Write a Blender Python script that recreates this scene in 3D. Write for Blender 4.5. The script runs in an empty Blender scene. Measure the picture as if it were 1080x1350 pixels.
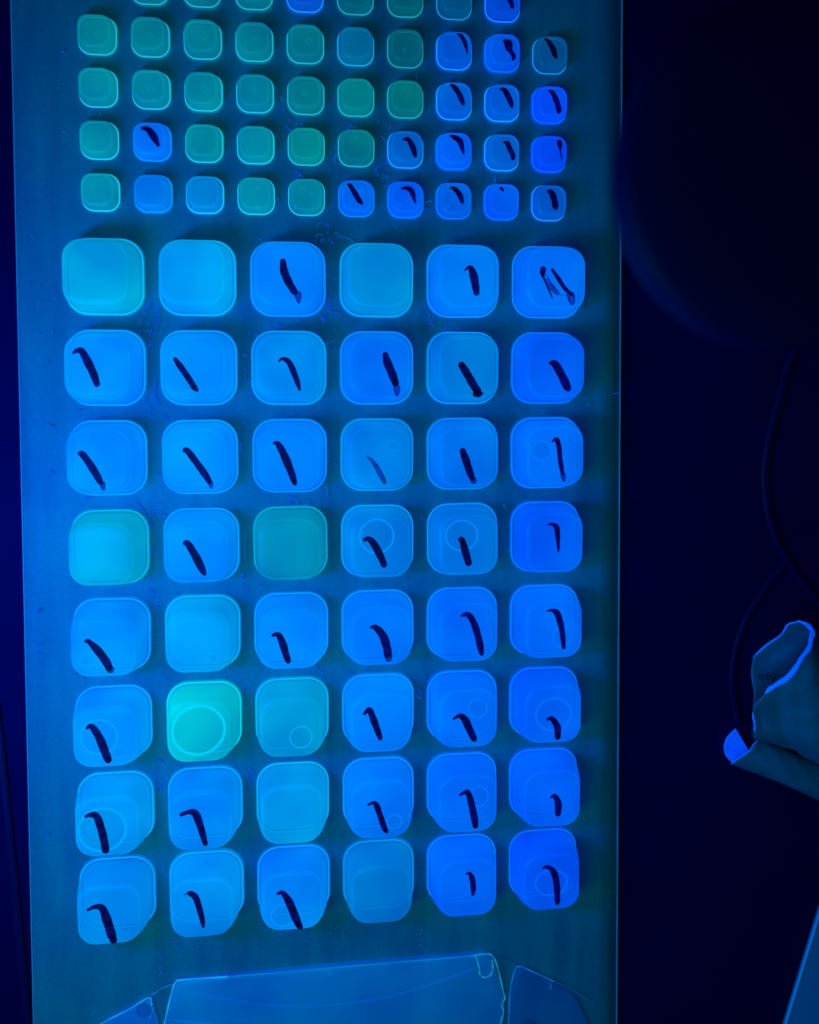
import bpy, bmesh, math, random
from mathutils import Vector, Matrix
from mathutils.bvhtree import BVHTree

random.seed(7)
scene = bpy.context.scene
COL = scene.collection
S = 0.0168                       # one pitch of the large wells, in metres

# ------------------------------------------------------------------ camera
RX, RY, RZ = 0.05235, 0.11184, 0.00733
TX, TY, TZ = -0.87042, -1.87754, 9.24639
F, CX, CY = 1050.0, 540.0, 556.84
Rm = Matrix.Rotation(RZ, 3, 'Z') @ Matrix.Rotation(RY, 3, 'Y') @ Matrix.Rotation(RX, 3, 'X')
CAM = -(Rm.transposed() @ Vector((TX, TY, -TZ))) * S
cd = bpy.data.cameras.new('camera')
cam = bpy.data.objects.new('camera', cd)
COL.objects.link(cam)
cam.matrix_world = Matrix.Translation(CAM) @ Rm.transposed().to_4x4()
cd.sensor_fit = 'HORIZONTAL'
cd.sensor_width = 36.0
cd.lens = F / 1080 * 36
cd.shift_x = (540 - CX) / 1080
cd.shift_y = (CY - 675) / 1080
cd.clip_start = 0.005
cd.clip_end = 20
cd.dof.use_dof = True
cd.dof.focus_distance = 0.151
cd.dof.aperture_fstop = 12
scene.camera = cam

# ------------------------------------------------------------------ dark room and lamps
w = bpy.data.worlds.new('World')
scene.world = w
w.use_nodes = True
w.node_tree.nodes['Background'].inputs[0].default_value = (0.0, 0.004, 0.10, 1)
w.node_tree.nodes['Background'].inputs[1].default_value = 0.5


def lamp(name, loc, target, sx, sy, power, color):
    d = bpy.data.lights.new(name, 'AREA')
    d.shape = 'RECTANGLE'
    d.size, d.size_y = sx * S, sy * S
    d.energy = power
    d.color = color
    o = bpy.data.objects.new(name, d)
    COL.objects.link(o)
    o.location = Vector(loc) * S
    o.rotation_euler = (Vector(target) - Vector(loc)).to_track_quat('-Z', 'Y').to_euler()
    return o


lamp('ultraviolet_lamp', (-5.2, 0.4, 4.9), (0.2, 0.4, 0), 1.2, 4.0, 0.150, (0.0, 0.115, 1.0))
lamp('teal_fill_lamp', (-4.5, -1.6, 10.0), (-0.9, 0.2, 0), 3.0, 10.0, 0.132, (0.004, 0.72, 0.60))  # added fill for the overall teal ambience; no such lamp is seen

scene.view_settings.view_transform = 'Standard'
scene.view_settings.look = 'None'
scene.view_settings.exposure = 0
scene.view_settings.gamma = 1


# ------------------------------------------------------------------ helpers
def lin(c):
    out = []
    for v in c:
        v = v / 255
        out.append(v / 12.92 if v <= 0.04045 else ((v + 0.055) / 1.055) ** 2.4)
    return out


def at(px, py, z=0.0):
    """photo pixel -> world point on the plane z (z in pitches)"""
    d = Rm.transposed() @ Vector(((px - CX) / F, -(py - CY) / F, -1))
    s = (z * S - CAM.z) / d.z
    return CAM + d * s


def ray(px, py):
    return (Rm.transposed() @ Vector(((px - CX) / F, -(py - CY) / F, -1))).normalized()


def link(name, me, mats, parent=None, loc=None):
    o = bpy.data.objects.new(name, me)
    COL.objects.link(o)
    for m in (mats if isinstance(mats, (list, tuple)) else [mats]):
        if m.name not in [x.name for x in me.materials if x]:
            me.materials.append(m)
    if parent:
        o.parent = parent
    if loc is not None:
        o.location = loc
    return o


def mesh(name, verts, faces, smooth=True, mat_ids=None):
    me = bpy.data.meshes.new(name)
    me.from_pydata([tuple(v) for v in verts], [], faces)
    if mat_ids:
        for p, i in zip(me.polygons, mat_ids):
            p.material_index = i
    if smooth:
        for p in me.polygons:
            p.use_smooth = True
    me.update()
    return me


def tag(o, label=None, cat=None, group=None, kind=None):
    if label: o['label'] = label
    if cat: o['category'] = cat
    if group: o['group'] = group
    if kind: o['kind'] = kind
    return o


def catmull(pts, n=8):
    P = [Vector(p) for p in pts]
    if len(P) < 3:
        return [P[0].lerp(P[-1], i / n) for i in range(n + 1)]
    P = [P[0] * 2 - P[1]] + P + [P[-1] * 2 - P[-2]]
    out = []
    for i in range(1, len(P) - 2):
        a, b, c, d = P[i - 1:i + 3]
        for k in range(n):
            t = k / n
            out.append(0.5 * ((2 * b) + (c - a) * t + (2 * a - 5 * b + 4 * c - d) * t * t
                              + (3 * b - a - 3 * c + d) * t * t * t))
    out.append(P[-2])
    return out


def tube(path, r, n=6, closed=False, flat=1.0):
    """verts, faces of a tube along 3D points; r a number or a list"""
    V, Fc = [], []
    m = len(path)
    for i, p in enumerate(path):
        if closed:
            t = (path[(i + 1) % m] - path[i - 1]).normalized()
        else:
            t = (path[min(i + 1, m - 1)] - path[max(i - 1, 0)]).normalized()
        s = t.cross(Vector((0, 0, 1)))
        s = s.normalized() if s.length > 1e-6 else Vector((1, 0, 0))
        u = s.cross(t).normalized()
        rr = r[i] if isinstance(r, list) else r
        for k in range(n):
            a = 2 * math.pi * k / n
            V.append(p + s * (math.cos(a) * rr) + u * (math.sin(a) * rr * flat))
    for i in range(m if closed else m - 1):
        j = (i + 1) % m
        for k in range(n):
            l = (k + 1) % n
            Fc.append((i * n + k, i * n + l, j * n + l, j * n + k))
    if not closed:
        Fc.append(tuple(range(n - 1, -1, -1)))
        Fc.append(tuple((m - 1) * n + k for k in range(n)))
    return V, Fc


def rsquare(a, r, n=7, ay=None):
    ay = ay or a
    pts = []
    for qx, qy, a0 in ((1, 1, 0), (-1, 1, 90), (-1, -1, 180), (1, -1, 270)):
        for k in range(n + 1):
            t = math.radians(a0 + 90 * k / n)
            pts.append((qx * (a - r) + r * math.cos(t), qy * (ay - r) + r * math.sin(t)))
    return pts


# ------------------------------------------------------------------ materials
def new_mat(name):
    m = bpy.data.materials.new(name)
    m.use_nodes = True
    nt = m.node_tree
    return m, nt, nt.nodes['Principled BSDF']


def nd(nt, typ, **kw):
    n = nt.nodes.new(typ)
    for k, v in kw.items():
        setattr(n, k, v)
    return n


def mixrgb(nt, blend, fac, a, b):
    n = nt.nodes.new('ShaderNodeMix')
    n.data_type = 'RGBA'
    n.blend_type = blend
    for idx, v in ((0, fac), (6, a), (7, b)):
        if isinstance(v, (int, float)):
            n.inputs[idx].default_value = v
        elif isinstance(v, tuple):
            n.inputs[idx].default_value = v
        else:
            nt.links.new(v, n.inputs[idx])
    return n.outputs[2]


def glow_mat(name, emit, diff, rough=0.35, swirl=True, clear=0.0):
    """fluorescing plastic full of broth: glows in the colour set on the object, lamp falloff included"""
    m, nt, b = new_mat(name)
    L = nt.links.new
    oi = nd(nt, 'ShaderNodeObjectInfo')
    col = oi.outputs['Color']
    if swirl:
        tc = nd(nt, 'ShaderNodeTexCoord')
        add = nd(nt, 'ShaderNodeVectorMath', operation='ADD')
        cmb = nd(nt, 'ShaderNodeCombineXYZ')
        mul = nd(nt, 'ShaderNodeMath', operation='MULTIPLY')
        mul.inputs[1].default_value = 37.0
        L(oi.outputs['Random'], mul.inputs[0])
        L(mul.outputs[0], cmb.inputs[0]); L(mul.outputs[0], cmb.inputs[2])
        L(tc.outputs['Object'], add.inputs[0]); L(cmb.outputs[0], add.inputs[1])
        no = nd(nt, 'ShaderNodeTexNoise')
        no.inputs['Scale'].default_value = 80
        no.inputs['Detail'].default_value = 1.5
        L(add.outputs[0], no.inputs['Vector'])
        rp = nd(nt, 'ShaderNodeValToRGB')
        rp.color_ramp.elements[0].position = 0.3
        rp.color_ramp.elements[0].color = (0.9, 0.74, 0.90, 1)
        rp.color_ramp.elements[1].position = 0.72
        rp.color_ramp.elements[1].color = (1.0, 1.30, 1.05, 1)
        L(no.outputs['Fac'], rp.inputs[0])
        col = mixrgb(nt, 'MULTIPLY', 1.0, col, rp.outputs[0])
        n2 = nd(nt, 'ShaderNodeTexNoise')
        n2.inputs['Scale'].default_value = 900
        n2.inputs['Detail'].default_value = 4
        L(add.outputs[0], n2.inputs['Vector'])
        bm = nd(nt, 'ShaderNodeBump')
        bm.inputs['Strength'].default_value = 0.12
        bm.inputs['Distance'].default_value = 0.0004
        L(n2.outputs['Fac'], bm.inputs['Height'])
        L(bm.outputs[0], b.inputs['Normal'])
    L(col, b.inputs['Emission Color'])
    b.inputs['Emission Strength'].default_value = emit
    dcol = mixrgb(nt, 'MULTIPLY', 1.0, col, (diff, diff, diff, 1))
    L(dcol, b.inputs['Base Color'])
    b.inputs['Roughness'].default_value = rough
    b.inputs['Specular IOR Level'].default_value = 0.35
    if clear:
        tr = nd(nt, 'ShaderNodeBsdfTransparent')
        mx = nd(nt, 'ShaderNodeMixShader')
        mx.inputs[0].default_value = clear
        L(b.outputs[0], mx.inputs[1]); L(tr.outputs[0], mx.inputs[2])
        L(mx.outputs[0], nt.nodes['Material Output'].inputs[0])
    return m


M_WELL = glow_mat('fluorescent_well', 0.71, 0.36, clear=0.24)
M_FOLD = glow_mat('fluorescent_fold_highlight', 0.83, 0.36, clear=0.25)  # light line along the top fold, put in as stronger glow
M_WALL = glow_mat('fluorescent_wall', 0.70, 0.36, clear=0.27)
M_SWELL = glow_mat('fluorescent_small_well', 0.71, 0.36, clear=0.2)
M_SFOLD = glow_mat('fluorescent_small_fold_highlight', 0.87, 0.36, clear=0.15)  # same painted fold line on the small wells
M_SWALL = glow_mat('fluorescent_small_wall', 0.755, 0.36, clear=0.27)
M_FLOOR = glow_mat('fluorescent_floor', 0.80, 0.3)
M_RIM = glow_mat('fluorescent_edge_highlight', 0.90, 0.3, rough=0.25, swirl=False)  # light gathered in edges, put in as extra glow; film creases share it
M_BUB = glow_mat('bubble_skin', 0.92, 0.4, rough=0.08, swirl=True, clear=0.35)
M_LENS = glow_mat('bubble_lens', 0.40, 0.3, rough=0.08, swirl=True, clear=0.8)
M_FILM = glow_mat('film_glow', 0.30, 3.6, rough=0.3, clear=0.55)


def sheet_mat():
    m, nt, b = new_mat('tray_backing')
    L = nt.links.new
    tc = nd(nt, 'ShaderNodeTexCoord')
    mp = nd(nt, 'ShaderNodeMapping')
    mp.inputs['Scale'].default_value = (1, 0.12, 1)
    L(tc.outputs['Object'], mp.inputs[0])
    n1 = nd(nt, 'ShaderNodeTexNoise'); n1.inputs['Scale'].default_value = 260; n1.inputs['Detail'].default_value = 3
    L(mp.outputs[0], n1.inputs['Vector'])
    n2 = nd(nt, 'ShaderNodeTexNoise'); n2.inputs['Scale'].default_value = 38; n2.inputs['Detail'].default_value = 3
    L(tc.outputs['Object'], n2.inputs['Vector'])
    n3 = nd(nt, 'ShaderNodeTexNoise'); n3.inputs['Scale'].default_value = 1500; n3.inputs['Detail'].default_value = 2
    L(tc.outputs['Object'], n3.inputs['Vector'])
    r1 = nd(nt, 'ShaderNodeValToRGB')
    r1.color_ramp.elements[0].position = 0.3; r1.color_ramp.elements[0].color = (0.8, 0.78, 0.86, 1)
    r1.color_ramp.elements[1].position = 0.75; r1.color_ramp.elements[1].color = (1, 1.08, 1.0, 1)
    L(n1.outputs['Fac'], r1.inputs[0])
    r2 = nd(nt, 'ShaderNodeValToRGB')
    r2.color_ramp.elements[0].position = 0.3; r2.color_ramp.elements[0].color = (0.015, 0.22, 0.35, 1)
    r2.color_ramp.elements[1].position = 0.7; r2.color_ramp.elements[1].color = (0.015, 0.32, 0.37, 1)
    L(n2.outputs['Fac'], r2.inputs[0])
    c = mixrgb(nt, 'MULTIPLY', 1.0, r2.outputs[0], r1.outputs[0])
    r3 = nd(nt, 'ShaderNodeValToRGB')
    r3.color_ramp.elements[0].position = 0.3; r3.color_ramp.elements[0].color = (0.92, 0.92, 0.92, 1)
    r3.color_ramp.elements[1].position = 0.7; r3.color_ramp.elements[1].color = (1.06, 1.06, 1.06, 1)
    L(n3.outputs['Fac'], r3.inputs[0])
    c = mixrgb(nt, 'MULTIPLY', 1.0, c, r3.outputs[0])
    L(c, b.inputs['Base Color'])
    bm = nd(nt, 'ShaderNodeBump'); bm.inputs['Strength'].default_value = 0.25; bm.inputs['Distance'].default_value = 0.0005
    L(n1.outputs['Fac'], bm.inputs['Height'])
    L(bm.outputs[0], b.inputs['Normal'])
    b.inputs['Roughness'].default_value = 0.5
    b.inputs['Specular IOR Level'].default_value = 0.25
    return m


M_SHEET = sheet_mat()


def plain(name, color, rough=0.5, emit=None, es=0.0, spec=0.3, noise=None):
    m, nt, b = new_mat(name)
    b.inputs['Base Color'].default_value = (*color, 1)
    b.inputs['Roughness'].default_value = rough
    b.inputs['Specular IOR Level'].default_value = spec
    if emit:
        b.inputs['Emission Color'].default_value = (*emit, 1)
        b.inputs['Emission Strength'].default_value = es
    if noise:
        sc, lo, hi = noise
        tc = nd(nt, 'ShaderNodeTexCoord')
        n = nd(nt, 'ShaderNodeTexNoise'); n.inputs['Scale'].default_value = sc; n.inputs['Detail'].default_value = 4
        nt.links.new(tc.outputs['Object'], n.inputs['Vector'])
        r = nd(nt, 'ShaderNodeValToRGB')
        r.color_ramp.elements[0].position = 0.3
        r.color_ramp.elements[0].color = (*[v * lo for v in color], 1)
        r.color_ramp.elements[1].position = 0.7
        r.color_ramp.elements[1].color = (*[v * hi for v in color], 1)
        nt.links.new(n.outputs['Fac'], r.inputs[0])
        nt.links.new(r.outputs[0], b.inputs['Base Color'])
        bm = nd(nt, 'ShaderNodeBump'); bm.inputs['Strength'].default_value = 0.2; bm.inputs['Distance'].default_value = 0.0004
        nt.links.new(n.outputs['Fac'], bm.inputs['Height'])
        nt.links.new(bm.outputs[0], b.inputs['Normal'])
    return m


def ink_mat(name, lo, hi, tint=(0.08, 0.14, 1, 1)):
    """marker ink: nearly opaque, thinner in streaks so the glow comes through a little"""
    m, nt, b = new_mat(name)
    L = nt.links.new
    b.inputs['Base Color'].default_value = (0.004, 0.0, 0.02, 1)
    b.inputs['Roughness'].default_value = 0.5
    b.inputs['Specular IOR Level'].default_value = 0.1
    tc = nd(nt, 'ShaderNodeTexCoord')
    n = nd(nt, 'ShaderNodeTexNoise'); n.inputs['Scale'].default_value = 420; n.inputs['Detail'].default_value = 3
    L(tc.outputs['Object'], n.inputs['Vector'])
    mr = nd(nt, 'ShaderNodeMapRange')
    mr.inputs[1].default_value = 0.35; mr.inputs[2].default_value = 0.7
    mr.inputs[3].default_value = lo; mr.inputs[4].default_value = hi
    L(n.outputs['Fac'], mr.inputs[0])
    tr = nd(nt, 'ShaderNodeBsdfTransparent')
    tr.inputs[0].default_value = tint
    mx = nd(nt, 'ShaderNodeMixShader')
    L(mr.outputs[0], mx.inputs[0]); L(b.outputs[0], mx.inputs[1]); L(tr.outputs[0], mx.inputs[2])
    L(mx.outputs[0], nt.nodes['Material Output'].inputs[0])
    return m


M_INK = ink_mat('marker_ink', 0.01, 0.27)
M_INKTHIN = ink_mat('marker_ink_thin', 0.40, 0.78, (0.05, 0.5, 0.95, 1))
M_TABLE = plain('dark_table', (0.0003, 0.0012, 0.062), 0.6, spec=0.02, noise=(30, 0.85, 1.1))
M_CABLE = plain('cable_rubber', (0.0004, 0.003, 0.066), 0.45, spec=0.1)
M_CUP = plain('cup_rubber', (0.0002, 0.0004, 0.043), 0.55, spec=0.1)
M_EDGE = plain('sheet_edge_plastic', (0.05, 0.4, 0.6), 0.3, emit=(0.0, 0.17, 0.42), es=0.17)  # light piped to the sheet's edge is put in as glow
M_LINT = plain('fluorescent_lint', (0.02, 0.1, 0.5), 0.8, emit=(0.004, 0.10, 0.85), es=0.45)
M_LINT2 = plain('pale_lint', (0.02, 0.2, 0.5), 0.8, emit=(0.0, 0.2, 0.72), es=0.34)
M_FOIL = plain('packet_paper', (0.01, 0.20, 0.32), 0.45, spec=0.3, noise=(160, 0.75, 1.15))
M_PAPER = plain('fluorescent_paper', (0.02, 0.2, 0.7), 0.7, emit=(0.0, 0.055, 0.9), es=0.6)
M_TORN = plain('torn_paper_edge', (0.02, 0.3, 0.7), 0.7, emit=(0.0, 0.075, 0.9), es=0.75)
M_CARD = plain('pale_card', (0.02, 0.30, 0.5), 0.5, emit=(0.0, 0.012, 0.12), es=0.4, noise=(60, 0.85, 1.1))
M_CARDEDGE = plain('card_edge', (0.03, 0.5, 0.75), 0.5, emit=(0.0, 0.09, 0.45), es=0.6)

# ------------------------------------------------------------------ table
ZT = -0.06 * S
n = 40
V = [(-0.6 + 1.2 * i / n, -0.6 + 1.2 * j / n, ZT) for j in range(n + 1) for i in range(n + 1)]
Fc = [(j * (n + 1) + i, j * (n + 1) + i + 1, (j + 1) * (n + 1) + i + 1, (j + 1) * (n + 1) + i) for j in range(n) for i in range(n)]
table = link('table_top', mesh('table_top', V, Fc), M_TABLE)
tag(table, kind='structure')

# ------------------------------------------------------------------ tray: backing sheet
tray = bpy.data.objects.new('test_tray', None)
COL.objects.link(tray)
tag(tray, 'flat plastic test tray of square wells glowing blue and teal, ticked with marker', 'test tray')


def xl(y): return -3.442 - 0.0045 * (-y + 0.9)
def xr(y): return 3.436 - 0.0072 * (y + 0.6)


Y0, Y1 = -7.6, 8.3
ny, nx = 64, 28
V = []
for zz in (0.0, -0.045):
    for j in range(ny + 1):
        y = Y0 + (Y1 - Y0) * j / ny
        for i in range(nx + 1):
            x = xl(y) + (xr(y) - xl(y)) * i / nx
            dz = 0.010 * math.sin(y * 1.9 + x * 0.7) + 0.008 * math.sin(x * 2.3 - y) if 0 < i < nx else 0
            V.append(Vector((x, y, zz + (dz - 0.018 if zz == 0 else 0))) * S)
k0 = (nx + 1) * (ny + 1)
Fc = []
for j in range(ny):
    for i in range(nx):
        a = j * (nx + 1) + i
        Fc.append((a, a + 1, a + nx + 2, a + nx + 1))
        Fc.append((k0 + a, k0 + a + nx + 1, k0 + a + nx + 2, k0 + a + 1))
for j in range(ny):
    a = j * (nx + 1); b = a + nx + 1
    Fc.append((a, b, k0 + b, k0 + a))
    a += nx; b += nx
    Fc.append((a, k0 + a, k0 + b, b))
for i in range(nx):
    Fc.append((i, k0 + i, k0 + i + 1, i + 1))
    a = ny * (nx + 1) + i
    Fc.append((a, a + 1, k0 + a + 1, k0 + a))
sheet = link('backing_sheet', mesh('backing_sheet', V, Fc), M_SHEET, tray)
for fx in (xl, xr):
    path = [Vector((fx(Y0 + (Y1 - Y0) * j / 40), Y0 + (Y1 - Y0) * j / 40, -0.016)) * S for j in range(41)]
    v, f = tube(path, 0.0075 * S, 6)
    link('sheet_edge', mesh('sheet_edge', v, f), M_EDGE, tray)


# ------------------------------------------------------------------ wells
def well_mesh(name, a, ra, b, rb, h):
    prof = [  # half size, corner radius, height, material of the band above
        (a + 0.012, ra + .01, -0.02, 2), (a - 0.006, ra, 0.02, 2), (a - 0.022, ra - .01, 0.05, 2),
        (a * .55 + b * .45 + .004, ra * .55 + rb * .45, h * .45, 2),
        (a * .22 + b * .78 + .004, ra * .25 + rb * .75, h * .74, 2),
        (b + 0.002, rb, h * .86, 2), (b - 0.004, rb, h * .92, 1), (b - 0.014, rb - .006, h * .96, 1),
        (b - 0.03, rb - .015, h * .985, 0), (b - 0.06, rb - .035, h, 0),
        (b * 0.62, rb * .55, h * 1.004, 0), (b * 0.3, rb * .25, h * 1.006, 0)]
    V, Fc, ids = [], [], []
    nn = None
    for (q, r, z, m) in prof:
        ring = rsquare(q, max(r, 0.01))
        nn = len(ring)
        V += [Vector((x, y, z)) * S for x, y in ring]
    for i in range(len(prof) - 1):
        for k in range(nn):
            l = (k + 1) % nn
            Fc.append((i * nn + k, i * nn + l, (i + 1) * nn + l, (i + 1) * nn + k))
            ids.append(prof[i][3])
    V.append(Vector((0, 0, h * 1.007)) * S)
    c = len(V) - 1
    base = (len(prof) - 1) * nn
    for k in range(nn):
        Fc.append((base + k, base + (k + 1) % nn, c)); ids.append(0)
    f0 = len(V)
    for q, r, z in ((a - .034, ra - .03, .016), (b * .9, rb * .8, .012)):
        V += [Vector((x, y, z)) * S for x, y in rsquare(q, r)]
    V.append(Vector((0, 0, .012)) * S)
    for k in range(nn):
        l = (k + 1) % nn
        Fc.append((f0 + k, f0 + l, f0 + nn + l, f0 + nn + k)); ids.append(3)
        Fc.append((f0 + nn + k, f0 + nn + l, len(V) - 1)); ids.append(3)
    return mesh(name, V, Fc, True, ids)


def rim_mesh(name, a, r, rad):
    path = [Vector((x, y, 0.012)) * S for x, y in rsquare(a - rad, r)]
    v, f = tube(path, rad * S, 6, closed=True, flat=0.9)
    return mesh(name, v, f)


LA, LB, LH = 0.415, 0.34, 0.41
SA, SB, SH = 0.2018, 0.172, 0.15
me_large = well_mesh('large_well', LA, 0.235, LB, 0.19, LH)
me_small = well_mesh('small_well', SA, 0.128, SB, 0.115, SH)
me_lrim = rim_mesh('large_rim', LA + .004, 0.235, 0.0115)
me_srim = rim_mesh('small_rim', SA + .004, 0.128, 0.0105)
for m in (M_WELL, M_FOLD, M_WALL, M_FLOOR):
    me_large.materials.append(m)
for m in (M_SWELL, M_SFOLD, M_SWALL, M_FLOOR):
    me_small.materials.append(m)
for me in (me_lrim, me_srim):
    me.materials.append(M_RIM)

T = 'teal'
LARGE = [  # well glow colours, with the lamp's left-to-right falloff baked in
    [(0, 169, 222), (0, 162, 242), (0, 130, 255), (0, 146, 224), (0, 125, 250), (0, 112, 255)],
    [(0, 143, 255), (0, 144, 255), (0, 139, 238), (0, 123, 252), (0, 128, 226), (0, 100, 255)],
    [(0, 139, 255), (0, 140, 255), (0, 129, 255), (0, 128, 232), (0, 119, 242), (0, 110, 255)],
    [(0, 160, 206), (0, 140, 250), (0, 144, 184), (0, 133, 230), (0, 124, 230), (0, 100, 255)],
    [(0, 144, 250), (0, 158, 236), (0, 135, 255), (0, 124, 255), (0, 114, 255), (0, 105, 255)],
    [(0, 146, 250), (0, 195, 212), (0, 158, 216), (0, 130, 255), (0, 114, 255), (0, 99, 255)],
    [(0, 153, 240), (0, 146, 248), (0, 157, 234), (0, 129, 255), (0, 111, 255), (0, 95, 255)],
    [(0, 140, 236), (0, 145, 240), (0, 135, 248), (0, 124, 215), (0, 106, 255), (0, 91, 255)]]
SMALL = [  # small wells: lamp falloff is in these glow colours too
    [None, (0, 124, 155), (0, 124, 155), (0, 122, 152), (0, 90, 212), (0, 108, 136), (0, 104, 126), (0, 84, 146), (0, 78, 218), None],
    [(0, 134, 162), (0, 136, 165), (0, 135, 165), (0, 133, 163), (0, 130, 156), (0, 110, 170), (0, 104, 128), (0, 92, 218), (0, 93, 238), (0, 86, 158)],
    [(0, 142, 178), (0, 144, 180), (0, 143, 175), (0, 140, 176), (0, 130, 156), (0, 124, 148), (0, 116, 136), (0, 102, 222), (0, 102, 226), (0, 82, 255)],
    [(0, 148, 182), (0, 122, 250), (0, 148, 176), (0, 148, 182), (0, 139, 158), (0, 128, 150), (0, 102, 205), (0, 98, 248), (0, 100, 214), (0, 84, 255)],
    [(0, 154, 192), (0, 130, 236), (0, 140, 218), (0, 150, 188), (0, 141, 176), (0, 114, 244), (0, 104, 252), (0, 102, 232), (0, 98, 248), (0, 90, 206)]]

# the glow colours above already hold lamp light; small teal ones are trimmed
WELLS = {}
wid = 0


def bvh_of(me):
    return BVHTree.FromPolygons([v.co.copy() for v in me.vertices], [tuple(p.vertices) for p in me.polygons if p.material_index != 3])


BV = {'L': bvh_of(me_large), 'S': bvh_of(me_small)}


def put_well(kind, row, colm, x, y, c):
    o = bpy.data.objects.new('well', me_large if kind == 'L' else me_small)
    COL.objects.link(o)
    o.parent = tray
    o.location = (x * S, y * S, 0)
    o.rotation_euler[2] = random.uniform(-.008, .008)
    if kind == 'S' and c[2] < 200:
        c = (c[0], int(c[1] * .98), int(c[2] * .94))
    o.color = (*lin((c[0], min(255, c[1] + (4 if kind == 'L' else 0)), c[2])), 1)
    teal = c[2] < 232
    rc = (8 if not teal else 30, min(255, c[1] + (22 if not teal else 56)), min(255, c[2] + (0 if not teal else 66)))  # rim highlight painted paler than its well
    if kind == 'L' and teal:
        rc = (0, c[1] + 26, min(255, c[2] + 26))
    r = bpy.data.objects.new('rim', me_lrim if kind == 'L' else me_srim)
    COL.objects.link(r)
    r.parent = o
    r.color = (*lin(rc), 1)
    WELLS[(kind, row, colm)] = (o, c)


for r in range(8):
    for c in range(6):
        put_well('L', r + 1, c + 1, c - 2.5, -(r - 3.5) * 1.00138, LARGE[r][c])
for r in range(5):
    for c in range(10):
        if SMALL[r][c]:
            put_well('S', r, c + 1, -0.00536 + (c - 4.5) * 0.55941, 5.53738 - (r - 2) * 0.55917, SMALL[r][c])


def hit(kind, well, px, py):
    """where the line of sight through a pixel of the photo meets this well, in the well's own space"""
    inv = Matrix.Rotation(-well.rotation_euler[2], 3, 'Z')
    o = inv @ (CAM - Vector(well.location))
    d = inv @ ray(px, py)
    loc, nor, idx, dist = BV[kind].ray_cast(o, d)
    if loc is None:
        h = (LH if kind == 'L' else SH) * S
        return o + d * ((h - o.z) / d.z), Vector((0, 0, 1))
    return loc, nor


def ink(kind, row, colm, ox, oy, zoom, pts, thin=False, closed=False, width=None):
    well, c = WELLS[(kind, row, colm)]
    P = [Vector((ox + p[0] / zoom, oy + p[1] / zoom, (p[2] if len(p) > 2 else width) / zoom)) for p in pts]
    path = catmull(P, 7)
    L_, R_ = [], []
    ph = random.uniform(0, 9)
    m = len(path)
    for i, p in enumerate(path):
        a, b = path[max(i - 1, 0)], path[min(i + 1, m - 1)]
        t = Vector((b.x - a.x, b.y - a.y)).normalized()
        nrm = Vector((-t.y, t.x))
        jag = 1 + 0.035 * math.sin(i * .8 + ph) + random.uniform(-.022, .022)
        hw = max(p.z, 0.3) * 0.5 * jag
        L_.append((p.x + nrm.x * hw, p.y + nrm.y * hw))
        R_.append((p.x - nrm.x * hw, p.y - nrm.y * hw))
    # round caps
    def cap(p, t, hw, k):
        return (p.x + t.x * hw * k, p.y + t.y * hw * k)
    V, Fc = [], []
    cols = 4
    for l, r in zip(L_, R_):
        for k in range(cols + 1):
            u = k / cols
            q, nn = hit(kind, well, l[0] + (r[0] - l[0]) * u, l[1] + (r[1] - l[1]) * u)
            V.append(q + nn * 0.00011)
    for i in range(m - 1):
        for k in range(cols):
            a = i * (cols + 1) + k
            Fc.append((a, a + cols + 1, a + cols + 2, a + 1))
    # end caps
    for i, sgn in ((0, -1), (m - 1, 1)):
        a, b = path[max(i - 1, 0)], path[min(i + 1, m - 1)]
        t = Vector((b.x - a.x, b.y - a.y)).normalized() * sgn
        hw = max(path[i].z, .3) * .5
        tip = (path[i].x + t.x * hw * .7, path[i].y + t.y * hw * .7)
        s0, s1 = (L_[i], R_[i])
        ids = [i * (cols + 1) + k for k in range(cols + 1)]
        extra = []
        for s in (s1, s0):
            q, nn = hit(kind, well, (s[0] * .62 + path[i].x * .38) + t.x * hw * .5, (s[1] * .62 + path[i].y * .38) + t.y * hw * .5)
            V.append(q + nn * 0.00011); extra.append(len(V) - 1)
        q, nn = hit(kind, well, *tip)
        V.append(q + nn * 0.00011)
        poly = ids + [extra[0], len(V) - 1, extra[1]]
        Fc.append(tuple(poly if sgn > 0 else poly[::-1]))
    me = mesh('ink_stroke', V, Fc, False)
    for p in me.polygons:
        if p.normal.z < 0:
            p.flip()
    o = link('ink_stroke', me, M_INKTHIN if thin else M_INK, well)
    if width and len(pts) >= 5:      # a thin pool of ink inside the loop
        cx_ = sum(p[0] for p in pts[:-1]) / (len(pts) - 1)
        lo = min(pts, key=lambda p: p[1]); hi = max(pts, key=lambda p: p[1])
        wd = (max(p[0] for p in pts) - min(p[0] for p in pts))
        if hi[1] - lo[1] < 120:
            ink(kind, row, colm, ox, oy, zoom, [(cx_, lo[1], wd * .9), (cx_, (lo[1] + hi[1]) / 2, wd * .8), ((cx_ + hi[0]) / 2, hi[1], wd * .35)], thin=True)
    return o


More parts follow.
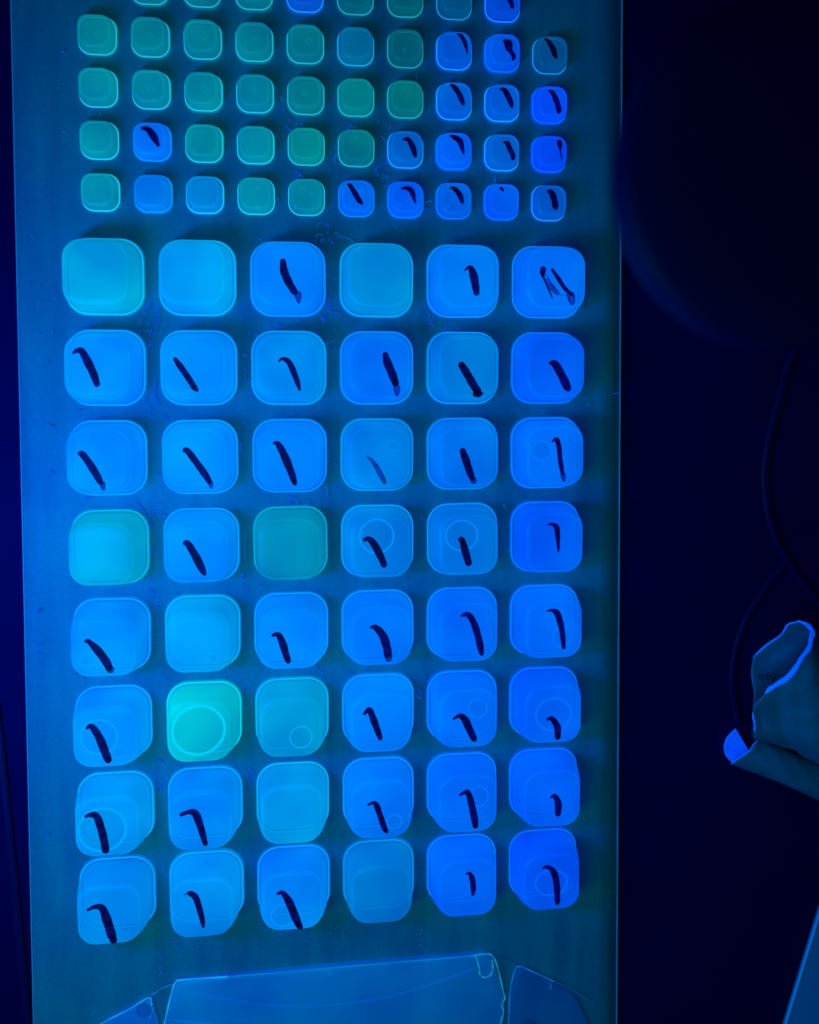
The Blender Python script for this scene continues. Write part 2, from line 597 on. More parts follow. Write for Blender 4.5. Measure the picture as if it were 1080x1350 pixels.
Z = 4.32
def IL(row, colm, ox, oy, pts, **k): return ink('L', row, colm, ox, oy, Z, pts, **k)
IL(2, 1, 70, 300, [(114, 716, 14), (135, 702, 28), (165, 706, 40), (200, 768, 48), (232, 835, 46), (252, 895, 38)])
IL(2, 2, 70, 300, [(694, 747, 24), (725, 790, 36), (770, 855, 36), (805, 910, 34), (822, 928, 18)])
IL(1, 3, 310, 300, [(272, 188, 34), (280, 250, 46), (305, 310, 46), (335, 360, 40), (345, 372, 34)])
IL(1, 3, 310, 300, [(342, 372), (374, 374), (374, 405), (364, 428), (346, 402), (336, 380)], thin=True, width=7)
IL(2, 3, 310, 300, [(250, 762, 10), (270, 747, 20), (305, 765, 32), (335, 825, 36), (358, 890, 28), (368, 925, 14)])
IL(2, 4, 310, 300, [(855, 720, 32), (868, 770, 48), (895, 835, 48), (915, 890, 40)])
IL(2, 4, 310, 300, [(905, 900), (935, 905), (932, 940), (920, 956), (909, 935), (903, 905)], thin=True, width=9)
IL(1, 5, 550, 300, [(268, 245, 5), (300, 228, 28), (320, 270, 48), (332, 330, 44), (338, 376, 36)])
IL(1, 6, 550, 300, [(718, 232, 34), (714, 262, 28), (722, 290, 12), (745, 345, 11), (770, 402, 6)])
IL(1, 6, 550, 300, [(735, 300, 26), (770, 345, 34), (800, 375, 26)], thin=True)
IL(1, 6, 550, 300, [(768, 238, 16), (800, 285, 24), (840, 345, 24), (880, 382, 18)])
IL(1, 6, 550, 300, [(850, 378), (882, 382), (898, 410), (886, 438), (864, 408), (848, 380)], thin=True, width=7)
IL(1, 6, 550, 300, [(728, 262), (760, 310), (790, 360), (800, 380), (835, 384)], thin=True, width=5)
IL(2, 5, 550, 300, [(250, 778, 40), (285, 835, 46), (320, 895, 46), (345, 935, 46)])
IL(2, 5, 550, 300, [(325, 948, 26), (348, 950, 30), (368, 942, 22)])
IL(2, 6, 550, 300, [(755, 772, 18), (785, 778, 44), (825, 845, 48), (850, 900, 48), (862, 922, 34)])
IL(3, 1, 70, 540, [(148, 250, 24), (168, 254, 38), (210, 310, 44), (250, 375, 44), (272, 418, 32)])
IL(3, 1, 70, 540, [(262, 415), (288, 418), (296, 440), (290, 457), (275, 440), (264, 418)], thin=True, width=7)
IL(3, 2, 70, 540, [(745, 235, 22), (765, 234, 36), (820, 305, 40), (870, 375, 40), (893, 415, 28)])
IL(3, 2, 70, 540, [(880, 415), (904, 412), (910, 438), (900, 446), (886, 425)], thin=True, width=7)
IL(4, 2, 70, 540, [(747, 760, 24), (768, 764, 38), (810, 830, 46), (845, 900, 44), (865, 938, 22)])
IL(3, 3, 310, 540, [(217, 190, 10), (245, 197, 34), (280, 260, 46), (315, 345, 44), (336, 405, 34), (343, 424, 22)])
IL(3, 4, 310, 540, [(752, 265, 10), (785, 300, 22), (825, 360, 24), (850, 405, 20), (855, 418, 8)], thin=True)
IL(3, 4, 310, 540, [(775, 275), (815, 320), (845, 375), (858, 410), (850, 422), (832, 400), (800, 345)], thin=True, width=5)
IL(4, 4, 310, 540, [(734, 742, 20), (765, 737, 32), (800, 780, 44), (835, 850, 40), (850, 888, 34)])
IL(3, 5, 550, 540, [(257, 230, 34), (275, 280, 44), (298, 350, 42), (316, 395, 34)])
IL(3, 5, 550, 540, [(302, 395), (332, 395), (332, 415), (314, 417), (304, 400)], thin=True, width=8)
IL(3, 6, 550, 540, [(768, 182, 8), (793, 170, 28), (808, 215, 28), (815, 290, 28), (828, 365, 24)])
IL(3, 6, 550, 540, [(818, 365), (844, 370), (836, 408), (826, 390), (818, 370)], thin=True, width=8)
IL(4, 5, 550, 540, [(237, 740, 18), (255, 742, 34), (275, 810, 44), (294, 878, 38)])
IL(4, 6, 550, 540, [(740, 658, 5), (765, 652, 18), (793, 670, 32), (800, 720, 28), (803, 780, 18), (805, 812, 6)])
IL(5, 1, 70, 770, [(183, 326, 16), (205, 328, 30), (262, 385, 48), (305, 445, 48), (322, 482, 42)])
IL(5, 1, 70, 770, [(300, 478), (342, 474), (342, 498), (322, 502), (304, 486)], thin=True, width=8)
IL(6, 1, 70, 770, [(190, 820, 14), (220, 810, 34), (262, 870, 48), (295, 950, 50), (316, 1005, 42)])
IL(5, 3, 310, 770, [(212, 292, 16), (245, 287, 32), (270, 335, 44), (290, 400, 40), (304, 442, 32)])
IL(5, 4, 310, 770, [(770, 245, 12), (800, 247, 34), (840, 290, 48), (865, 360, 48), (870, 405, 46)])
IL(5, 4, 310, 770, [(850, 402), (889, 402), (886, 432), (866, 436), (854, 410)], thin=True, width=9)
IL(6, 4, 310, 770, [(734, 740, 16), (765, 717, 34), (788, 770, 40), (812, 835, 36), (828, 880, 28)])
IL(5, 5, 550, 770, [(250, 180, 12), (288, 173, 32), (320, 215, 38), (345, 290, 40), (362, 368, 38), (368, 400, 24)])
IL(5, 6, 550, 770, [(737, 154, 7), (765, 149, 20), (798, 168, 38), (820, 240, 34), (830, 310, 30), (834, 362, 24)])
IL(6, 5, 550, 770, [(205, 768, 10), (240, 750, 26), (270, 768, 42), (300, 830, 44), (326, 885, 36)])
IL(6, 6, 550, 770, [(740, 770, 14), (768, 767, 30), (797, 810, 40), (800, 860, 36), (800, 876, 30)])
IL(7, 1, 80, 1000, [(140, 330, 14), (170, 320, 28), (205, 328, 42), (232, 400, 48), (250, 475, 46), (257, 525, 44)])
IL(7, 2, 80, 1000, [(684, 320, 20), (730, 304, 26), (768, 314, 46), (795, 380, 42), (815, 450, 36), (826, 488, 26)])
IL(8, 1, 80, 1000, [(154, 862, 16), (195, 844, 26), (238, 852, 44), (265, 920, 54), (290, 1000, 52), (304, 1040, 40)])
IL(8, 2, 80, 1000, [(722, 768, 16), (740, 768, 32), (768, 788, 38), (790, 850, 36), (808, 920, 30), (813, 958, 16)])
IL(8, 2, 80, 1000, [(702, 776, 8), (710, 772, 6)])
IL(7, 4, 310, 1000, [(755, 264, 10), (785, 252, 20), (805, 265, 34), (825, 320, 34), (850, 392, 34), (864, 418, 20)])
IL(8, 3, 310, 1000, [(240, 770, 14), (270, 764, 28), (305, 810, 46), (335, 880, 48), (360, 940, 42), (376, 962, 30)])
IL(7, 5, 550, 1000, [(242, 208, 12), (270, 193, 24), (292, 198, 34), (312, 270, 40), (328, 350, 40), (332, 388, 30)])
IL(7, 6, 550, 1000, [(759, 220, 10), (785, 214, 28), (803, 255, 40), (802, 305, 36), (800, 322, 26)])
IL(8, 5, 550, 1000, [(280, 656, 10), (300, 654, 22), (315, 690, 34), (320, 745, 30), (317, 775, 18)])
IL(8, 6, 550, 1000, [(714, 622, 12), (745, 617, 24), (780, 650, 38), (795, 720, 38), (798, 795, 34), (798, 824, 26)])
Z2 = 6.75
def IS(row, colm, ox, oy, pts, zoom=Z2, **k): return ink('S', row, colm, ox, oy, zoom, pts, **k)
IS(1, 8, 590, 0, [(82, 303, 8), (120, 320, 34), (150, 370, 38), (168, 430, 26), (178, 480, 10)])
IS(1, 9, 590, 0, [(505, 365, 34), (538, 390, 78), (548, 430, 66), (568, 465, 40), (588, 502, 42), (583, 532, 26)])
IS(1, 10, 590, 0, [(864, 345, 14), (900, 372, 38), (940, 440, 52), (955, 488, 44), (973, 520, 16)])
IS(0, 9, 590, 0, [(535, -10, 30), (565, 20, 44), (576, 68, 32)])
IS(2, 8, 590, 0, [(28, 757, 18), (55, 772, 42), (100, 830, 50), (130, 900, 46), (142, 930, 28)])
IS(2, 9, 590, 0, [(472, 795, 22), (505, 802, 44), (540, 860, 54), (565, 920, 46), (573, 952, 26)])
IS(2, 10, 590, 0, [(899, 808, 16), (935, 828, 42), (970, 900, 50), (990, 975, 48), (988, 1002, 34)])
IS(3, 8, 590, 130, [(24, 332, 20), (65, 347, 44), (110, 380, 54), (130, 440, 40), (146, 492, 16)])
IS(3, 9, 590, 130, [(500, 390, 16), (530, 397, 44), (555, 450, 48), (580, 500, 46), (582, 540, 34)])
IS(3, 10, 590, 130, [(978, 400, 12), (995, 385, 42), (1000, 420, 42), (1003, 460, 16), (1015, 540, 10)])
IS(4, 8, 590, 130, [(24, 795, 16), (60, 802, 38), (105, 850, 50), (125, 900, 44), (133, 928, 28)])
IS(4, 9, 590, 130, [(468, 792, 18), (482, 804, 28), (496, 818, 20)])
IS(4, 10, 590, 130, [(895, 828, 30), (925, 838, 54), (950, 900, 58), (960, 960, 54), (964, 980, 36)])
IS(3, 7, 430, 130, [(685, 365, 20), (730, 364, 42), (770, 430, 54), (785, 480, 46), (796, 515, 30)])
IS(4, 6, 430, 130, [(195, 765, 22), (215, 777, 38), (255, 840, 48), (290, 900, 48), (320, 935, 28)])
IS(4, 7, 430, 130, [(672, 800, 18), (710, 797, 34), (755, 815, 48), (775, 860, 42), (785, 900, 28), (797, 930, 14)])
IS(3, 2, 60, 0, [(344, 456, 11), (365, 461, 20), (385, 485, 27), (398, 510, 17), (402, 520, 9)], zoom=2.7)


# ------------------------------------------------------------------ bubbles
def bubble_mesh():
    prof = [(1.0, -0.02, 0), (1.02, 0.03, 0), (0.985, 0.08, 0), (0.94, 0.08, 0), (0.91, 0.03, 1), (0.6, 0.02, 1), (0.3, 0.03, 1)]
    nn = 28
    V, Fc, ids = [], [], []
    for r, z, m in prof:
        for k in range(nn):
            a = 2 * math.pi * k / nn
            V.append((r * math.cos(a), r * math.sin(a), z))
    for i in range(len(prof) - 1):
        for k in range(nn):
            l = (k + 1) % nn
            Fc.append((i * nn + k, i * nn + l, (i + 1) * nn + l, (i + 1) * nn + k)); ids.append(prof[i][2])
    V.append((0, 0, 0.03))
    for k in range(nn):
        Fc.append(((len(prof) - 1) * nn + k, (len(prof) - 1) * nn + (k + 1) % nn, len(V) - 1)); ids.append(1)
    me = mesh('bubble', V, Fc, True, ids)
    me.materials.append(M_BUB); me.materials.append(M_LENS)
    return me


me_bub = bubble_mesh()


def bubble(kind, row, colm, px, py, r, sq=1.0, dr=0.0, boost=14):
    well, c = WELLS[(kind, row, colm)]
    q, nn = hit(kind, well, px, py)
    o = bpy.data.objects.new('bubble', me_bub)
    COL.objects.link(o)
    o.parent = well
    o.location = q + Vector((0, 0, 0.00001))
    if nn.z < 0.95 and nn.z > 0.1:
        o.rotation_euler = nn.to_track_quat('Z', 'Y').to_euler()
    else:
        o.rotation_euler[2] = dr
    wr = r * 0.0089 * S
    o.scale = (wr, wr * sq, min(wr, 0.03 * S))
    rr = boost if kind == 'L' else boost + (16 if r > 2.2 else 44)  # pale glints of the tiniest bubbles are put into their glow colour
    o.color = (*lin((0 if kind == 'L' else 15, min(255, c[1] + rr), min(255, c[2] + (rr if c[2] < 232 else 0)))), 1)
    return o


for b in [(6, 2, 262, 963, 33, .95, 0.4, 16), (6, 1, 131, 972, 22, 1.0), (6, 1, 146, 954, 4), (6, 1, 157, 993, 7), (6, 3, 397, 972, 14, 1.0, 0, 20),
          (7, 1, 135, 1094, 29, .95), (4, 4, 497, 707, 22, 1.0), (4, 5, 609, 706, 21, .95), (6, 6, 730, 942, 24, .9), (8, 6, 727, 1164, 22, .8),
          (5, 1, 113, 835, 5), (5, 1, 115.5, 871, 8), (5, 1, 153, 874, 3.5), (3, 6, 714, 594, 13, 1.0), (3, 6, 750, 581, 5), (3, 6, 716, 622, 5),
          (3, 4, 519, 588, 6), (5, 2, 281, 868, 5), (5, 3, 404, 864, 5), (5, 6, 741, 840, 12, 1.0), (6, 5, 630, 934, 12, 1.0),
          (6, 5, 599, 971, 5), (7, 4, 520, 1083, 10, .9), (7, 5, 632, 1050, 12, 1.1), (8, 3, 374, 1207, 16, .9), (4, 3, 402, 744, 3), (4, 3, 398, 746, 2.5),
          (5, 4, 510, 782, 4), (6, 4, 508, 894, 5), (5, 5, 638, 816, 4), (4, 6, 753, 698, 4), (7, 6, 750, 1075, 5), (5, 4, 522, 862, 5), (8, 1, 165, 1226, 5)]:
    bubble('L', *b)
for b in [(1, 1, 128, 45, 2.6), (1, 2, 199, 46, 2.6), (1, 3, 269, 49, 3), (1, 4, 338, 50, 3), (1, 5, 407, 54, 3.2), (2, 1, 129, 115, 2.6), (2, 2, 199.5, 117, 3.2),
          (2, 3, 269, 118, 3), (2, 4, 335, 120, 2.5), (2, 5, 406, 122, 2.6), (2, 5, 402, 124, 1.8), (3, 5, 401.5, 180, 3.1), (4, 5, 397.8, 250, 3.6), (4, 5, 412, 274, 2.4),
          (4, 5, 410.5, 255.5, 1.4), (3, 6, 465, 182, 2.8), (3, 6, 470, 181.5, 1.9), (4, 6, 476, 251, 2.2), (3, 3, 255, 198, 1.6), (3, 3, 258, 202, 1.8),
          (4, 1, 118, 268, 1.6), (4, 1, 125, 269, 1.6), (4, 1, 133, 272, 2.4), (4, 1, 138, 267, 1.8), (4, 3, 255, 273, 1.5), (4, 3, 264, 272, 1.7), (4, 3, 271, 273, 1.5),
          (4, 3, 281, 272, 1.7), (4, 4, 340, 248, 1.8), (4, 4, 322, 270, 1.6), (4, 4, 340, 272, 1.6), (3, 4, 321, 182, 1.4), (3, 4, 332, 190, 1.3), (4, 1, 121, 245, 1.5),
          (2, 2, 202, 131, 1.4), (2, 2, 180, 127, 1.2), (1, 6, 457, 57, 1.4), (1, 7, 533, 66, 2.0), (2, 6, 466, 113, 1.5), (2, 7, 532, 118, 1.5), (3, 5, 390, 206, 1.4)]:
    bubble('S', *b)

# ------------------------------------------------------------------ overflow well at the foot of the tray
ov = bpy.data.objects.new('overflow_well', None)
COL.objects.link(ov)
ov.parent = tray
ZO = 0.03


def poly_round(pts, r, n=5):
    """round the corners of a closed pixel polygon"""
    out = []
    m = len(pts)
    for i in range(m):
        a, b, c = Vector(pts[i - 1]), Vector(pts[i]), Vector(pts[(i + 1) % m])
        rr = min(r, (a - b).length * .4, (c - b).length * .4)
        p, q = b + (a - b).normalized() * rr, b + (c - b).normalized() * rr
        for k in range(n + 1):
            t = k / n
            out.append(p * (1 - t) ** 2 + b * 2 * t * (1 - t) + q * t * t)
    return out


def plateau(name, pts, z, color, r=12, base_grow=0.05, dome=0.0):
    ring = poly_round(pts, r)
    top = [at(p.x, p.y, z) for p in ring]
    c = sum(top, Vector()) / len(top)
    V, Fc = [], []
    m = len(ring)
    levels = [(1 + base_grow, -0.03 - z), (1 + base_grow * .3, -z * .4), (1, 0), (0.96, 0.012), (0.75, 0.012 + dome * .5), (0.4, 0.012 + dome)]
    for s, dz in levels:
        for p in top:
            q = c + (p - c) * s
            V.append(Vector((q.x, q.y, q.z + dz * S)))
    for i in range(len(levels) - 1):
        for k in range(m):
            l = (k + 1) % m
            Fc.append((i * m + k, (i + 1) * m + k, (i + 1) * m + l, i * m + l))
    V.append(c + Vector((0, 0, (0.012 + dome * 1.1) * S)))
    for k in range(m):
        Fc.append(((len(levels) - 1) * m + k, len(V) - 1, (len(levels) - 1) * m + (k + 1) % m))
    me = mesh(name, V, Fc)
    o = link(name, me, M_FILM, ov)
    o.color = (*lin(color), 1)
    return o


def crease(pts, z, rad, color, closed=False):
    path = [at(p[0], p[1], (p[2] if len(p) > 2 else z)) for p in pts]
    path = catmull(path, 6)
    rs = [rad * 0.95 * 0.0089 * S * (0.75 + 0.25 * math.sin(i * .9)) for i in range(len(path))]
    v, f = tube(path, rs, 6)
    o = link('film_crease', mesh('film_crease', v, f), M_RIM, ov)
    o.color = (*lin(color), 1)
    return o


plateau('pouch_film', [(231, 1293), (648, 1257), (666, 1322), (656, 1420), (640, 1640), (170, 1640), (205, 1400)], ZO, (0, 108, 158), 14, 0.003, 0.06)
plateau('side_film', [(683, 1273), (757, 1310), (800, 1400), (800, 1640), (668, 1640), (671, 1330)], ZO * .6, (0, 66, 122), 14, 0.003, 0.0)
plateau('side_film', [(201, 1312), (212, 1360), (196, 1640), (60, 1640), (85, 1400), (136, 1348)], ZO * .6, (0, 92, 165), 14, 0.003, 0.0)
zc = ZO + .012
crease([(214, 1360), (219, 1340), (226, 1310), (231, 1296), (241, 1292), (300, 1288)], zc, 1.5, (20, 150, 225))
crease([(300, 1288), (400, 1279.5), (520, 1269), (600, 1262.5), (640, 1258)], zc, 1.2, (0, 118, 190))
crease([(628, 1259), (642, 1257.5), (650, 1261), (656, 1275), (662, 1300), (666, 1317)], zc, 1.2, (10, 140, 185))
crease([(666, 1317), (662, 1325), (664, 1335), (660, 1350), (656, 1368)], zc, 1.1, (10, 135, 185))
zd = ZO * .6 + .014
crease([(670, 1372), (671, 1340), (673, 1305), (679, 1280), (685, 1274), (700, 1280), (730, 1294)], zd, 1.0, (0, 112, 190))
crease([(730, 1294), (750, 1303), (775, 1318)], zd, 0.7, (0, 70, 130))
crease([(655, 1263), (668, 1268), (683, 1274)], zd, 0.6, (0, 70, 120))
crease([(118, 1360), (140, 1346), (170, 1331), (194, 1316), (199, 1318), (200, 1325)], zd, 1.5, (20, 140, 195))
crease([(200, 1325), (205, 1338), (208, 1352), (207, 1372)], zd, 1.0, (0, 100, 165))
crease([(184, 1322), (192, 1321), (199, 1326), (201, 1334), (197, 1344)], zd + .004, 0.9, (0, 115, 180))
crease([(199, 1313), (212, 1304), (228, 1297)], zd + .02, 0.8, (0, 120, 200))
crease([(626, 1259), (630, 1268), (632, 1278), (633, 1285), (640, 1289), (648, 1284), (650, 1275), (649, 1266)], zc + .006, 1.0, (20, 145, 185))
crease([(725, 1295), (727, 1301), (724, 1304)], zd + .006, 0.8, (0, 95, 170))
crease([(433, 1277), (434, 1284), (438, 1285)], zc + .004, 0.8, (0, 125, 195))
# raised folds running across the pouch film
crease([(250, 1308), (330, 1322), (420, 1326), (520, 1312), (625, 1278)], zc - .02, 2.4, (0, 66, 140))
crease([(228, 1345), (300, 1352), (380, 1358)], zc - .012, 2.2, (0, 88, 165))


def dimple(px, py, r, z, color):
    o = bpy.data.objects.new('film_dimple', me_bub)
    COL.objects.link(o)
    o.parent = ov
    o.location = at(px, py, z) + Vector((0, 0, .00002))
    s = r * 0.0089 * S
    o.scale = (s, s, s)
    o.color = (*lin(color), 1)


dimple(190, 1331, 10, zd, (0, 56, 150))
dimple(697, 1356, 13, zd, (0, 34, 105))
dimple(700, 1430, 9, zd, (0, 34, 105))

# ------------------------------------------------------------------ lint
LV, LF, LM = [], [], []


def fibre(px, py, size, mat, turns=1.0):
    x, y = px, py
    a = random.uniform(0, 6.28)
    pts = []
    nseg = random.randint(4, 8)
    cur = random.uniform(-.9, .9) * turns
    for k in range(nseg):
        pts.append(at(x, y, 0.012))
        a += cur + random.uniform(-.45, .45)
        x += math.cos(a) * size / nseg
        y += math.sin(a) * size / nseg
    p = catmull(pts, 3)
    r = random.uniform(.3, .62) * 0.0089 * S
    v, f = tube(p, r, 4)
    b = len(LV)
    LV.extend(v); LF.extend([tuple(i + b for i in q) for q in f]); LM.extend([mat] * len(f))


CL = [(195, 440, 14, 30, 12), (205, 540, 10, 20, 8), (200, 425, 4, 20, 4), (420, 425, 26, 26, 22), (365, 425, 12, 24, 9), (432, 390, 8, 34, 10), (440, 312, 14, 12, 6), (425, 305, 10, 14, 5),
      (385, 160, 10, 16, 5), (372, 255, 8, 10, 4), (393, 231, 8, 6, 4), (443, 205, 6, 14, 5), (465, 160, 10, 12, 5), (505, 235, 10, 14, 5), (505, 165, 8, 18, 4), (570, 275, 12, 10, 4),
      (645, 228, 12, 6, 4), (570, 420, 14, 22, 7), (600, 425, 20, 10, 4), (330, 480, 8, 40, 12), (320, 590, 6, 30, 8), (370, 655, 34, 10, 12), (325, 765, 8, 14, 8), (210, 680, 20, 18, 8),
      (200, 700, 8, 40, 7), (207, 1030, 12, 16, 8), (210, 1010, 8, 14, 5), (205, 780, 6, 30, 5), (210, 860, 6, 34, 6), (110, 560, 26, 16, 9), (60, 1060, 8, 60, 3), (50, 860, 6, 50, 4),
      (60, 570, 10, 30, 4), (60, 420, 12, 40, 5), (325, 880, 6, 40, 7), (330, 1020, 6, 12, 4), (400, 888, 40, 8, 8), (330, 960, 8, 50, 5), (560, 680, 10, 40, 4), (670, 680, 6, 40, 4),
      (560, 900, 8, 20, 4), (665, 910, 10, 10, 4), (735, 535, 10, 20, 3), (790, 540, 14, 20, 3), (445, 590, 6, 50, 5), (215, 1280, 10, 16, 5), (230, 1240, 8, 20, 3), (500, 760, 30, 8, 2),
      (90, 75, 14, 10, 3), (130, 148, 10, 8, 2), (150, 275, 20, 8, 3), (285, 1130, 30, 8, 3), (120, 885, 16, 10, 5), (110, 680, 8, 20, 3), (545, 1250, 20, 20, 3)]
for (px, py, sx, sy, k) in CL:
    for _ in range(k):
        fibre(random.gauss(px, sx * .7), random.gauss(py, sy * .7), random.uniform(3, 15), random.choice((0, 0, 1)), random.choice((.6, 1, 2)))
for _ in range(120):
    fibre(random.uniform(40, 560), random.uniform(20, 1270), random.uniform(1.5, 5), random.choice((0, 1)))
# a few fibres that can be followed in the photograph
for pts, mt in (([(446, 311), (456, 312), (463, 316), (469, 321)], 1), ([(575, 412), (570, 422), (568, 428)], 0), ([(495, 225), (498, 220), (508, 215), (512, 209)], 0), ([(495, 225), (500, 231)], 0),
                ([(209, 405), (208, 425), (204, 438), (196, 440)], 0), ([(431, 638), (432, 650), (433, 655)], 1), ([(437, 400), (432, 410), (445, 412), (449, 418)], 0),
                ([(392, 232), (390, 229), (394, 227), (399, 233)], 0), ([(377, 164), (381, 170), (385, 172)], 0), ([(205, 500), (203, 520), (210, 535)], 0), ([(178, 660), (188, 672), (198, 690)], 0),
                ([(325, 700), (323, 720), (324, 737)], 1), ([(443, 215), (441, 208), (444, 202)], 1), ([(120, 1338), (128, 1330)], 1)):
    v, f = tube(catmull([at(p[0], p[1], .014) for p in pts], 5), .55 * .0089 * S, 4)
    b = len(LV)
    LV.extend(v); LF.extend([tuple(i + b for i in q) for q in f]); LM.extend([mt] * len(f))
me = mesh('lint_fibres', LV, LF, True, LM)
me.materials.append(M_LINT); me.materials.append(M_LINT2)
lint = bpy.data.objects.new('lint_fibres', me)
COL.objects.link(lint)
tag(lint, 'glowing blue lint fibres scattered over the tray between its wells', 'lint', kind='stuff')

# ------------------------------------------------------------------ torn, rolled packet on the right
packet = bpy.data.objects.new('torn_packet', None)
COL.objects.link(packet)
packet.location = at(1060, 960, -0.06)
tag(packet, 'torn paper packet curled into rolls with glowing ragged edges on the dark table', 'packet')
UX, UY = 0.924, 0.382            # roll direction in the photo
PXU = 0.0089                     # pitches per photo pixel near the table


def uv_px(u, v): return (UX * u - UY * v, UY * u + UX * v)


def interp(tab, x):
    if x <= tab[0][0]: return tab[0][1]
    for (a, fa), (b, fb) in zip(tab, tab[1:]):
        if x <= b:
            t = (x - a) / (b - a)
            return fa + (fb - fa) * t
    return tab[-1][1]


def roll(name, vmid, R, zc_, start, a0, a1, umax, mat_out, mat_in, rad_edge, na=44, nu=26, wob=1.0):
    """a curled sheet: angle 90 deg faces the camera, 0 deg is the lower (photo) side"""
    ring = []
    for i in range(na + 1):
        a = a0 + (a1 - a0) * i / na
        row = []
        st = start(a) + wob * (1.4 * math.sin(a * 5.1) + 1.0 * math.sin(a * 11.3 + 1))
        for j in range(nu + 1):
            t = j / nu
            u = st + (umax - st) * t ** 1.3
            rr = R * (1 + 0.04 * math.sin(u * .055 + a * 2) + 0.02 * math.sin(u * .19 + a * 7) * (1 if t > .05 else 0))
            v = vmid + rr * math.cos(a)
            z = zc_ + rr * PXU * math.sin(a)
            px, py = uv_px(u, v)
            # px,py are where it shows in the photo at table height; put it at its own height there
            row.append(at(px, py, z))
        ring.append(row)
    V = [p - packet.location for r in ring for p in r]
    Fc = []
    for i in range(na):
        for j in range(nu):
            a = i * (nu + 1) + j
            Fc.append((a, a + 1, a + nu + 2, a + nu + 1))
    me = mesh(name, V, Fc)
    o = link(name, me, [mat_out, mat_in], packet)
    so = o.modifiers.new('thickness', 'SOLIDIFY')
    so.thickness = 0.00022
    so.offset = 0
    so.material_offset = 1
    # light torn edge along parts of the opening
    def edge(i0, i1):
        pts = [ring[i][0] - packet.location for i in range(i0, i1 + 1)]
        m_ = len(pts) - 1
        ra = [rad_edge(a0 + (a1 - a0) * (i0 + i) / na) * PXU * S * random.uniform(.8, 1.2) * (1 if 0 < i < m_ else .3) for i in range(m_ + 1)]
        v, f = tube(pts, ra, 6, flat=.8)
        link('torn_edge', mesh('torn_edge', v, f), M_TORN, packet)
    i = 0
    while i <= na:
        if rad_edge(a0 + (a1 - a0) * i / na) > 0:
            j = i
            while j < na and rad_edge(a0 + (a1 - a0) * (j + 1) / na) > 0: j += 1
            if j - i >= 1: edge(i, j)
            i = j + 1
        else: i += 1
    return o


# big roll: near wall (a 0..180) opens further right than the far wall
def st_big(a):
    d = math.degrees(a) % 360
    if d <= 180:       # facing the camera; cos(a) -> v
        v = 437 + 80 * math.cos(a)
        return interp([(357, 1299), (365, 1309), (382, 1313), (408, 1309), (432, 1298), (456, 1283), (478, 1275), (517, 1290)], v)
    v = 437 + 80 * math.cos(a)
    return interp([(357, 1288), (365, 1277), (391, 1265), (400, 1260), (421, 1249), (449, 1259), (477, 1271), (517, 1290)], v)


def edge_big(a):
    d = math.degrees(a) % 360
    v = 437 + 80 * math.cos(a)
    if d <= 180:
        return 3.2 if v < 462 else (1.5 if 484 < v < 512 else 0)
    return 1.3 if v < 424 else 0


def st_low(a):
    d = math.degrees(a) % 360
    v = 538 + 23 * math.cos(a)
    if d <= 180:
        return interp([(515, 1300), (519, 1297), (541, 1290), (555, 1281), (561, 1276)], v)
    return interp([(515, 1258), (520, 1256), (542, 1262), (555, 1272), (561, 1276)], v)


roll('packet_sleeve', 437, 80, 0.72, st_big, 0.0, 2 * math.pi, 1560, M_FOIL, M_FOIL, edge_big, na=64, nu=30)
roll('packet_flap', 538, 23, 0.16, st_low, math.radians(-8), math.radians(172), 1560, M_FOIL, M_FOIL, lambda a: 0.9, na=30, nu=30, wob=.3)
# bright inner tongue of paper lying in the mouth of the small roll
TG = [(970.5, 961.5, .10), (964, 967.5, .06), (958.5, 974, .02), (955.5, 983, .0), (956.5, 993, .02), (962, 1001, .06), (971, 1006.5, .10), (981, 1004, .10), (992, 997.5, .08)]
tp = [at(*p) - packet.location for p in TG]
cc = sum(tp, Vector()) / len(tp) - Vector((0, 0, .05 * S))
Vt = tp + [cc] + [p - Vector((0, 0, .02 * S)) for p in tp] + [cc - Vector((0, 0, .02 * S))]
m = len(tp)
Ft = []
for k in range(m):
    l = (k + 1) % m
    Ft += [(k, m, l), (m + 1 + k, m + 1 + l, m + 1 + m), (k, l, m + 1 + l, m + 1 + k)]
link('packet_tongue', mesh('packet_tongue', Vt, Ft, False), M_PAPER, packet)
v, f = tube(catmull(tp[:8], 3), .8 * PXU * S, 6)
link('torn_edge', mesh('torn_edge', v, f), M_TORN, packet)
# creases pressed into the packet paper
for pts in ([(1048, 1034, .3), (1053, 1027, .34), (1058, 1033, .33)], [(1060, 968, 1.42), (1064, 985, 1.3), (1064, 1000, 1.2)]):
    v, f = tube(catmull([at(p[0], p[1], p[2]) - packet.location for p in pts], 4), .6 * PXU * S, 4)
    link('paper_crease', mesh('paper_crease', v, f), M_FOIL, packet)
# hand-written characters inside the opening
for pts in ([(1002, 889), (1005, 890.5), (1006.5, 893), (1004.5, 895.5), (1001.5, 894.5), (1000.3, 892), (1002, 889)],
            [(1010, 890), (1012, 896), (1015, 891), (1011, 892.5)],
            [(1017, 892.5), (1023, 893), (1020, 895.5), (1018, 897), (1021, 897.5)]):
    path = [at(p[0], p[1], 0.12) - packet.location for p in pts]
    v, f = tube(catmull(path, 4), .75 * PXU * S, 4, flat=.5)
    link('ink_letter', mesh('ink_letter', v, f), M_INK, packet)

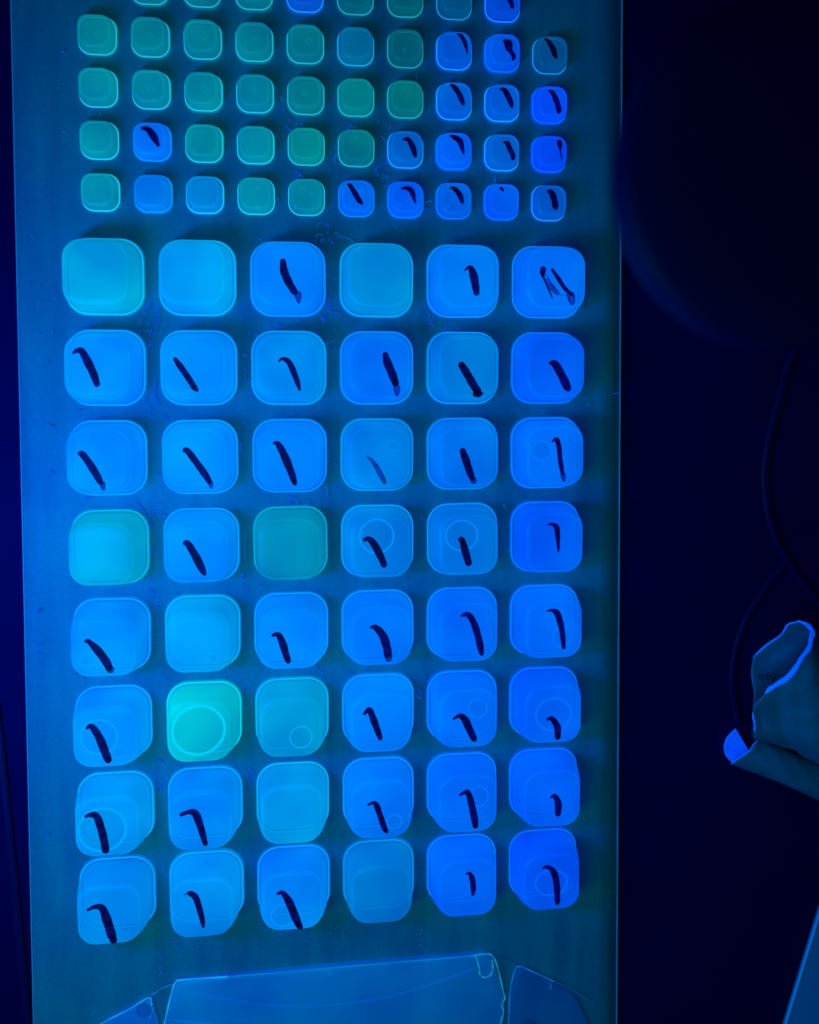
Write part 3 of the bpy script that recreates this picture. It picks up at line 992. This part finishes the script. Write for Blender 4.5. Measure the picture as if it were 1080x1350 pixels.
# ------------------------------------------------------------------ card at the lower right
ring = [(1083, 1196), (1036, 1350), (1005, 1455), (1180, 1520), (1240, 1240)]
top = [at(p[0], p[1], 0.03) for p in ring]
c0 = sum(top, Vector()) / len(top)
V = [p - c0 for p in top] + [p - c0 - Vector((0, 0, .05 * S)) for p in top]
m = len(ring)
Fc = [tuple(range(m)), tuple(range(2 * m - 1, m - 1, -1))] + [(k, m + k, m + (k + 1) % m, (k + 1) % m) for k in range(m)]
card = bpy.data.objects.new('plastic_card', None)
COL.objects.link(card)
card.location = c0
tag(card, 'corner of a flat pale blue card with a brighter edge at lower right', 'card')
link('card_sheet', mesh('card_sheet', V, Fc, False), M_CARD, card)
v, f = tube([at(p[0], p[1], 0.035) - c0 for p in ((1005, 1455), (1036, 1350), (1060, 1271), (1083, 1196))], 1.6 * PXU * S, 6)
link('card_edge', mesh('card_edge', v, f), M_CARDEDGE, card)


# ------------------------------------------------------------------ dark cables on the table
def cable(label, pts, rad, group=None):
    path = catmull([at(p[0], p[1], rad * PXU * .35 - .06) for p in pts], 10)
    v, f = tube(path, rad * PXU * S, 12, flat=.5)
    me = mesh('dark_cable', v, f)
    o = link('dark_cable', me, M_CABLE)
    return tag(o, label, 'cable', group)


cable('faint dark cable bowing left above the torn packet', [(1085, 360), (1050, 450), (1024, 540), (1011, 600), (1010, 650), (1020, 700), (1040, 742), (1064, 775), (1100, 815)], 6, 'dark cables')
cable('faint dark cable running down left of the torn packet', [(1036, 742), (1010, 775), (985, 815), (970, 860), (966, 905), (975, 955)], 5, 'dark cables')
cable('faint dark cable along the left side of the tray', [(-25, 800), (-10, 900), (2, 1000), (12, 1100), (24, 1220), (36, 1350), (44, 1450)], 5.5, 'dark cables')

# ------------------------------------------------------------------ blurred dark cup hanging in at the right
zc_ = 4.7
k_ = (9.18 - zc_) / 9.18
R_ = 238 * PXU * k_
cen = at(1042, 230, zc_)
prof = [(0.0, -0.3), (0.90, -0.3), (0.97, -0.24), (1.0, -0.15), (1.0, -0.08), (0.975, -0.03), (0.93, -0.008), (0.7, 0.0), (0.4, 0.004), (0.0, 0.006)]
nn = 64
V, Fc = [], []
for r, z in prof:
    for q in range(nn):
        a = 2 * math.pi * q / nn
        V.append(Vector((max(r, .001) * R_ * math.cos(a), max(r, .001) * R_ * math.sin(a), z * R_)) * S)
for i in range(len(prof) - 1):
    for q in range(nn):
        l = (q + 1) % nn
        Fc.append((i * nn + q, i * nn + l, (i + 1) * nn + l, (i + 1) * nn + q))
cup = link('rubber_cap', mesh('rubber_cap', V, Fc), M_CUP)
cup.location = cen
tag(cup, 'round black cap hanging blurred over the right edge of the tray', 'cap')
